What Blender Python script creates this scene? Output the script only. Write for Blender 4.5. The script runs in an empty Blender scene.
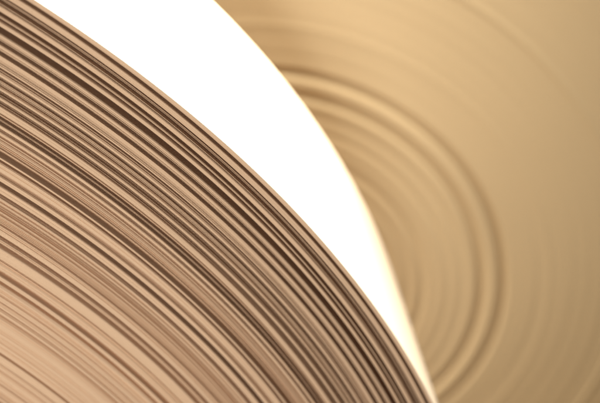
import bpy, math
import numpy as np
from mathutils import Vector, Matrix

# ------------------------------------------------------------------ camera, light, exposure
scn = bpy.context.scene
S = 0.6                                   # radius of the near roll in metres
FLOOR = -2.020 * S
cd = bpy.data.cameras.new('camera')
cam = bpy.data.objects.new('camera', cd)
scn.collection.objects.link(cam)
scn.camera = cam
right = Vector((0.99184473, -0.10947721, 0.06525922))
up = Vector((0.0, 0.51202958, 0.85896782))
back = Vector((-0.12745205, -0.8519627, 0.50785385))
m = Matrix((right, up, back)).transposed().to_4x4()
cam.matrix_world = m
cd.sensor_width = 36.0
cd.lens = 36.0 * 904.2 / 600.0
cd.clip_start = 0.01
cd.clip_end = 200
cd.dof.use_dof = True
cd.dof.focus_distance = 0.655 * S
cd.dof.aperture_fstop = 6.3

w = bpy.data.worlds.new('World')
scn.world = w
w.use_nodes = True
bg = w.node_tree.nodes['Background']
bg.inputs['Color'].default_value = (1.0, 0.72, 0.42, 1)
bg.inputs['Strength'].default_value = 0.012

scn.view_settings.view_transform = 'Standard'
scn.view_settings.look = 'None'
scn.view_settings.exposure = 0.0
scn.view_settings.gamma = 1.0


def area_light(name, loc, target, size, power, col):
    ld = bpy.data.lights.new(name, 'AREA')
    ld.shape = 'DISK'
    ld.size = size
    ld.energy = power
    ld.color = col
    o = bpy.data.objects.new(name, ld)
    scn.collection.objects.link(o)
    o.location = loc
    d = Vector(target) - Vector(loc)
    o.rotation_euler = d.to_track_quat('-Z', 'Y').to_euler()
    return o


CN = Vector((-0.66637, 0.58939, -1.01958)) * S      # centre of the near roll's end face
D2 = 1.90
YAW = 0.261
CF = Vector((0.09910, 0.80990, -0.5853)) * (D2 * S)   # centre of the far roll's end face
R2 = CF.z - FLOOR

key = area_light('key_lamp', (-0.22, 0.74, 0.75), (0.02, 0.42, -0.22), 0.3, 15, (1.0, 0.94, 0.86))
key.data.spread = math.radians(60)
face_lamp = area_light('face_lamp', (-0.11, -1.6, 0.01), (-0.18, 0.35, -0.22), 0.4, 2.85, (0.97, 1.0, 1.03))  # unseen front lamp, added to light the near roll's end face
face_lamp.data.spread = math.radians(45)
far_fill = area_light('far_fill', (-0.85, 0.60, 0.50), (0.08, 0.93, -0.25), 0.3, 2.1, (0.98, 0.97, 0.88))  # added fill, out of view, brightens the far end face from upper left
far_fill.data.spread = math.radians(66)


# ------------------------------------------------------------------ materials
def mat(name, col, rough=0.75, grain=0.0, grain_scale=900, tint=0.0, spec=0.25, tint_scale=4.0, radial=0.0):
    mt = bpy.data.materials.new(name)
    mt.use_nodes = True
    nt = mt.node_tree
    b = nt.nodes['Principled BSDF']
    b.inputs['Roughness'].default_value = rough
    b.inputs['Specular IOR Level'].default_value = spec
    b.inputs['Base Color'].default_value = (*col, 1)
    tc = nt.nodes.new('ShaderNodeTexCoord')
    if tint > 0:
        nz = nt.nodes.new('ShaderNodeTexNoise')
        nz.inputs['Scale'].default_value = tint_scale
        nz.inputs['Detail'].default_value = 6
        nt.links.new(tc.outputs['Object'], nz.inputs['Vector'])
        mx = nt.nodes.new('ShaderNodeMix')
        mx.data_type = 'RGBA'
        mx.inputs[6].default_value = (*[c * (1 - tint) for c in col], 1)
        mx.inputs[7].default_value = (*[min(1, c * (1 + tint)) for c in col], 1)
        nt.links.new(nz.outputs['Fac'], mx.inputs[0])
        nt.links.new(mx.outputs[2], b.inputs['Base Color'])
    if grain > 0:
        n2 = nt.nodes.new('ShaderNodeTexNoise')
        n2.inputs['Scale'].default_value = grain_scale
        n2.inputs['Detail'].default_value = 4
        nt.links.new(tc.outputs['Object'], n2.inputs['Vector'])
        bp = nt.nodes.new('ShaderNodeBump')
        bp.inputs['Strength'].default_value = grain
        bp.inputs['Distance'].default_value = 0.0004
        nt.links.new(n2.outputs['Fac'], bp.inputs['Height'])
        nt.links.new(bp.outputs['Normal'], b.inputs['Normal'])
    return mt


M_EDGE = mat('kraft_paper_edges', (0.655, 0.425, 0.255), 0.8, 0.35, 1400, 0.05, spec=0.0, tint_scale=9)
M_SHEET = mat('smooth_paper_sheet', (0.88, 0.73, 0.53), 0.6, 0.1, 500)
M_FAR = mat('pale_paper_edges', (0.545, 0.405, 0.225), 0.75, 0.1, 300, 0.06, tint_scale=2.5)
M_CORE = mat('grey_board_core', (0.38, 0.27, 0.17), 0.85, 0.3, 200, 0.1)
M_FLOOR = mat('concrete', (0.36, 0.27, 0.17), 0.7, 0.3, 60, 0.2)


# ------------------------------------------------------------------ mesh helpers
def link_mesh(name, verts, faces_idx, loop_tot, material, parent=None, smooth=True):
    me = bpy.data.meshes.new(name)
    me.vertices.add(len(verts))
    me.vertices.foreach_set('co', verts.astype(np.float32).ravel())
    me.loops.add(len(faces_idx))
    me.loops.foreach_set('vertex_index', faces_idx.astype(np.int32))
    st = np.concatenate([[0], np.cumsum(loop_tot)[:-1]])
    me.polygons.add(len(loop_tot))
    me.polygons.foreach_set('loop_start', st.astype(np.int32))
    me.polygons.foreach_set('use_smooth', np.full(len(loop_tot), smooth))
    me.update(calc_edges=True)
    me.validate()
    me.materials.append(material)
    o = bpy.data.objects.new(name, me)
    scn.collection.objects.link(o)
    if parent:
        o.parent = parent
    return o


def revolve(name, r, yfun, ang, material, parent, closed=True, warp=None, smooth=True):
    """profile (r, y) swept about the Y axis; rows = profile points, columns = angles.
    yfun(R, A) gives y.  closed: the profile ring closes on itself."""
    A, Rr = np.meshgrid(ang, r)
    Yv = yfun(A)
    if warp is not None:
        Rr = Rr + warp(Rr, A)
    v = np.stack([Rr * np.cos(A), Yv, Rr * np.sin(A)], -1).reshape(-1, 3)
    n, k = len(r), len(ang)
    i = np.arange(n if closed else n - 1)[:, None]
    j = np.arange(k)[None, :]
    a = i * k + j
    b = i * k + (j + 1) % k
    c = ((i + 1) % n) * k + (j + 1) % k
    d = ((i + 1) % n) * k + j
    f = np.stack([a, b, c, d], -1).reshape(-1, 4)
    return link_mesh(name, v, f.ravel(), np.full(len(f), 4), material, parent, smooth)


def angles(lo, hi, fine, coarse):
    a = np.radians(np.arange(lo, hi, fine))
    b = np.radians(np.arange(hi, lo + 360, coarse))
    return np.concatenate([a, b])


def empty(name, loc, rz=0.0):
    o = bpy.data.objects.new(name, None)
    scn.collection.objects.link(o)
    o.location = loc
    o.rotation_euler = (0, 0, rz)
    o.empty_display_size = 0.1
    return o


# ------------------------------------------------------------------ floor
fx = np.array([[-15, -15, FLOOR], [15, -15, FLOOR], [15, 15, FLOOR], [-15, 15, FLOOR]], float)
floor = link_mesh('floor', fx, np.array([0, 1, 2, 3]), np.array([4]), M_FLOOR, None, False)
floor['kind'] = 'structure'

# ------------------------------------------------------------------ near roll: how far each layer of paper stands out
# (position, tone) read from the photograph down one line; tone 1 = edge stands proud, 0 = deeply sunk
KEY = [(18.3, .87), (22.8, .86), (23.6, .12), (26.0, .15), (26.8, .85), (34.0, .85), (34.6, .2), (36.6, .22), (37.0, .56), (39.5, .5),
       (39.9, .08), (41.6, .1), (42.2, .55), (45.0, .45), (45.5, .88), (50.8, .8), (51.7, .08), (54.4, .1), (55.0, .82), (57.2, .8),
       (57.8, .14), (60.0, .14), (60.6, .85), (65.2, .85), (65.8, .0), (71.8, .0), (72.4, .85), (75.6, .85), (76.2, .5), (77.0, .5),
       (77.6, .68), (79.6, .62), (80.0, .2), (82.0, .2), (82.6, .75), (89.8, .7), (90.5, .05), (93.4, .05), (94.0, .8), (98.5, .76),
       (99, .66), (101, .72), (101.6, .58), (103, .5), (104, .72), (106, .7), (106.6, .2), (108.2, .2), (108.6, .62), (109.6, .6),
       (110.0, .2), (111.4, .25), (112.2, .88), (115.0, .85), (115.8, .33), (119, .33), (119.6, .66), (123.8, .6), (124.4, .35), (125.6, .4),
       (126.2, .8), (128.6, .75), (129.3, .33), (135.4, .30), (136, .88), (138.8, .85), (139.4, .3), (142, .42), (142.5, .3), (145.4, .34),
       (146.2, .85), (152.6, .8), (153.1, .42), (153.9, .5), (154.3, .7), (155.8, .6), (156.4, .1), (158.8, .15), (159.2, .55), (161, .5),
       (161.4, 0), (164.2, 0), (164.8, .88), (167.8, .85), (168.3, .2), (170.8, .2), (171.4, .88), (175.0, .85), (175.6, .5), (177.4, .5),
       (178, .64), (179.4, .6), (179.8, .4), (180.8, .5), (181.3, .85), (182.8, .85), (183.4, .5), (186, .55), (187.5, .48), (190.6, .52),
       (191.3, .35), (193.2, .3), (193.7, .05), (196.3, .02), (197, .88), (199.8, .85), (200.4, .22), (202.8, .25), (203.4, .85), (206, .82), (206.4, .62), (206.8, .66),
       (207.2, .88), (210.4, .8), (211, .3), (213, .35), (213.4, .5), (213.8, .3), (215.2, .3), (216, .8), (220.6, .74), (221.3, .08),
       (225.2, .05), (226, .95), (233, .85), (233.6, .3), (237, .34), (237.6, .82), (239.4, .8), (239.9, .38), (241.2, .42), (241.7, .64),
       (249.8, .66), (250.3, .3), (251.6, .34), (252.1, .74), (253.8, .7), (254.3, .48), (255.2, .5), (255.6, .72), (256.9, .7), (257.4, .48),
       (258.4, .5), (258.9, .76), (261, .72), (261.4, .48), (262.4, .5), (262.9, .7), (264.6, .7), (265, .48), (266, .5), (266.5, .66),
       (271.6, .58), (272.3, .88), (274.8, .85), (275.4, .3), (278.8, .34), (279.4, .74), (283.6, .68), (284.4, .15), (287.1, .2), (288, .96),
       (293.4, .9), (294, .78), (299, .74), (299.7, .42), (302.4, .45), (303, .74), (306, .8), (307, .7), (309, .78), (312.4, .72),
       (313.3, .22), (316.2, .25), (317, .92), (321.4, .85), (322.2, .42), (326, .48), (326.8, .86), (330, .84), (330.8, .62), (333, .7),
       (336.4, .62), (337, .46), (339, .5), (339.6, .88), (342.8, .84), (343.6, .36), (346.8, .4), (347.4, .82), (349.6, .78), (350.3, .52),
       (352.6, .55), (353.2, .88), (356.6, .85), (357.3, .3), (360.2, .38), (361, .76), (369.4, .76), (370, .84), (374.2, .72), (374.6, .5),
       (376, .5), (376.7, .9), (379.2, .88), (380, .7), (382.6, .68), (383.3, .48), (386.6, .52), (387.4, .8), (395.4, .8), (396.3, .3),
       (398.4, .36), (399.2, .92), (402, .9)]
# photograph line -> radius on the end face (radius 1 = rim), from the fitted camera
f_px = 904.2


def line_to_r(y, x=60.0):
    d = right * ((x - 300) / f_px) + up * (-(y - 201.5) / f_px) - back
    t = (0.58939) / d.y
    P = d * t
    return math.hypot(P.x + 0.66637, P.z + 1.01958)


rng = np.random.default_rng(7)
kr = [line_to_r(a) for a, b in KEY]
kt = [b for a, b in KEY]
# beyond the line, down to the core: the same kind of layering
r_ = kr[-1]
for (dr, tone) in [(.0022, .9), (.0026, .88), (.0003, .84), (.0003, .45), (.0016, .42), (.0005, .82), (.0030, .8), (.0004, .4), (.0018, .4),
                   (.0005, .84), (.0032, .84), (.0005, .74), (.0016, .7), (.0004, .8), (.0022, .8), (.0005, .4), (.0018, .4), (.0006, .84), (.005, .84)]:
    r_ -= dr
    kr.append(r_)
    kt.append(tone)
while r_ > 0.14:
    wd = rng.uniform(.0015, .0045)
    tone = rng.choice([.85, .75, .65, .4, .25], p=[.3, .25, .2, .15, .1])
    kr += [r_ - .0006, r_ - .0006 - wd]
    kt += [tone, tone + rng.uniform(-.05, .05)]
    r_ -= .0006 + wd
kr = np.array(kr[::-1])
kt = np.array(kt[::-1])

R_OUT = 0.9992
R_IN = 0.135
rr = np.concatenate([np.arange(R_IN, 0.66, 0.0009), np.arange(0.66, R_OUT, 0.00016), [R_OUT]])
tone = np.interp(rr, kr, kt)
# soften the steps a little (the corner of a trimmed edge is never square)
ker = np.array([1, 2, 1.0])
ker /= ker.sum()
tone = np.convolve(np.pad(tone, 1, 'edge'), ker, 'valid')


def vnoise(x, seed):
    g = np.random.default_rng(seed).uniform(-1, 1, 20000)
    i = np.floor(x).astype(int)
    t = x - i
    t = t * t * (3 - 2 * t)
    return g[i % 20000] * (1 - t) + g[(i + 1) % 20000] * t


def vnoise2(x, y, seed):
    i = np.floor(y).astype(int)
    t = y - i
    t = t * t * (3 - 2 * t)
    return vnoise(x + i * 137.31, seed) * (1 - t) + vnoise(x + (i + 1) * 137.31, seed) * t


# tight packs of plies read as light; open packs as a comb of narrow gaps; the darkest bands are plies pushed far in
g_ = np.random.default_rng(21)
cedge = np.cumsum(g_.uniform(0.0007, 0.0014, 1600)) + 0.1
ci = np.clip(np.searchsorted(cedge, rr) - 1, 0, len(cedge) - 2)
comb = (rr - cedge[ci]) / (cedge[ci + 1] - cedge[ci])
inner = np.clip((0.93 - rr) / 0.08, 0, 1)
tj = tone + (0.05 + 0.17 * inner) * vnoise(rr / 0.0011, 31) + 0.08 * inner * vnoise(rr / 0.0036, 32) - 0.015 * inner
open_ = np.interp(tj, [0.0, 0.10, 0.26, 0.50, 0.76], [1.0, 0.95, 0.70, 0.38, 0.0])
cut = np.clip((open_ * 1.04 - comb) * 6 + 0.5, 0, 1) * (open_ > 0.02)
deep = np.interp(rr, [0.70, 0.80, 0.90, 0.96], [0.05, 0.075, 0.22, 0.9])
deep = np.maximum(deep, 0.75 * np.clip((0.14 - tone) / 0.08, 0, 1))
depth = cut * (0.006 + 0.026 * np.clip(open_ * 1.6 - 0.6, 0, 1)) * deep
# every pack is rounded over towards its gaps
k_ = np.exp(-np.linspace(-2.2, 2.2, 15) ** 2)
k_ /= k_.sum()
soft = np.convolve(np.pad(np.minimum(depth, 0.0022), 7, 'edge'), k_, 'valid')
depth = depth + soft + np.clip(0.86 - tj, 0, 1) * 0.0016


ang = angles(15, 70, 0.2, 3.0)


def near_y(A):
    R = rr[:, None] * np.ones_like(A)
    base = depth[:, None] * np.ones_like(A)
    edge = np.clip((R - 0.9965) / 0.0015, 0, 1)
    fine = vnoise2(R / 0.00075, A * 2.2, 3) * 0.00036 + vnoise2(R / 0.0016, A * 3.1, 4) * 0.0003
    fine += vnoise2(R / 0.006, A * 4.0, 5) * 0.0003
    mod = 1 + 0.2 * vnoise2(R / 0.0035, A * 2.5, 6)
    y = base * mod + fine * (1 - 0.8 * edge) + 0.0003 * (1 - edge)
    return np.maximum(y, -0.001) * S + 0.0001


def ring_profile(name, pts, ang, material, parent):
    pts = np.array(pts, float)
    return revolve(name, pts[:, 0], lambda A: pts[:, 1][:, None] * np.ones_like(A), ang, material, parent)


LEN = 0.318
near = empty('paper_roll', (CN.x, CN.y, FLOOR))
near['label'] = 'nearest paper roll, in focus, with brown striped layered end face and bright white outer sheet'
near['category'] = 'paper roll'
near['group'] = 'big rolls of paper'
lift = CN.z - FLOOR


def place(o):
    o.location = (0, 0, lift)
    return o


# layered edges: front profile plus a plain back so the roll is solid
def near_warp(R, A):
    # the plies wander a little round the roll
    q = R / S
    k = np.clip((0.997 - q) / 0.01, 0, 1)
    return (vnoise2(q / 0.03, A * 3.0, 8) * 0.0006 + vnoise2(q / 0.008, A * 7.0, 9) * 0.00022) * k * S


def near_full(A):
    y = near_y(A[:-2])
    bk = np.full((2, A.shape[1]), (LEN - 0.001) * S)
    return np.concatenate([y, bk])


o = place(revolve('layered_end_face', np.concatenate([rr, [R_OUT, R_IN]]) * S, near_full, ang, M_EDGE, near, warp=near_warp, smooth=False))
o['label'] = 'end face of tightly wound paper edges, tan ridges and dark brown gaps'
b = 0.0004
ang_s = angles(10, 75, 0.25, 1.5)
o = place(ring_profile('outer_sheet', [(R_OUT * S + 2e-5, 0.0004 * S), ((1.0 - b) * S, 0.0), (1.0 * S, b * S), (1.0 * S, b * S + 2e-4), (1.0 * S, (LEN - b) * S - 2e-4), (1.0 * S, (LEN - b) * S), ((1 - b) * S, LEN * S),
                        (R_OUT * S + 2e-5, (LEN - .0005) * S)], ang_s, M_SHEET, near))
o['label'] = 'smooth white outermost sheet'
place(ring_profile('core_tube', [(0.115 * S, -0.004), (0.134 * S, -0.004), (0.134 * S, LEN * S + 0.004), (0.115 * S, LEN * S + 0.004)],
                   angles(0, 90, 3, 3), M_CORE, near))

# ------------------------------------------------------------------ far roll
far = empty('paper_roll', (CF.x, CF.y, FLOOR), -YAW)
far['label'] = 'blurred golden paper roll behind, its end face showing broad soft concentric rings'
far['category'] = 'paper roll'
far['group'] = 'big rolls of paper'
u = D2 * S
rf = np.concatenate([np.arange(0.07 * u, R2 * 0.999, 0.0011), [R2 * 0.999]])


def bump(r, c, wd, h):
    return h * np.exp(-((r / u - c) / wd) ** 2)


def far_y(A):
    r = rf[:, None] * np.ones_like(A)
    y = bump(r, .2470, .0030, .0090) + bump(r, .2245, .0032, .0070) - bump(r, .2365, .0060, .0006)
    y = y - bump(r, .294, .0030, .0006) - bump(r, .3725, .0030, .0013)
    y = y + bump(r, .163, .0040, .0028) + bump(r, .205, .004, .0010) + bump(r, .190, .004, .0012) + bump(r, .176, .003, .0008) + bump(r, .147, .004, .0016) + bump(r, .130, .004, .0022) + bump(r, .107, .006, .003)
    y = y + vnoise2(r / 0.006, A * 1.5, 11) * 0.00025 + vnoise2(r / 0.03, A * 1.2, 12) * 0.0003
    return y + 0.001


ang_f = angles(-60, 100, 0.5, 3.0)


def far_full(A):
    y = far_y(A[:-2])
    return np.concatenate([y, np.full((2, A.shape[1]), 0.9)])


lift2 = CF.z - FLOOR


def place2(o):
    o.location = (0, 0, lift2)
    return o


place2(revolve('layered_end_face', np.concatenate([rf, [rf[-1], rf[0]]]), far_full, ang_f, M_FAR, far))
place2(ring_profile('outer_sheet', [(rf[-1] + 2e-5, 0.0005), (R2 - 0.0004, 0), (R2, 0.0004), (R2, 0.001), (R2, 0.8994), (R2, 0.9), (R2 - .0004, .901), (rf[-1] + 2e-5, .9005)],
                    angles(0, 90, 0.75, 0.75), M_SHEET, far))
place2(ring_profile('core_tube', [(0.058 * u, -0.006), (0.0695 * u, -0.006), (0.0695 * u, .905), (0.058 * u, .905)], angles(0, 90, 3, 3), M_CORE, far))
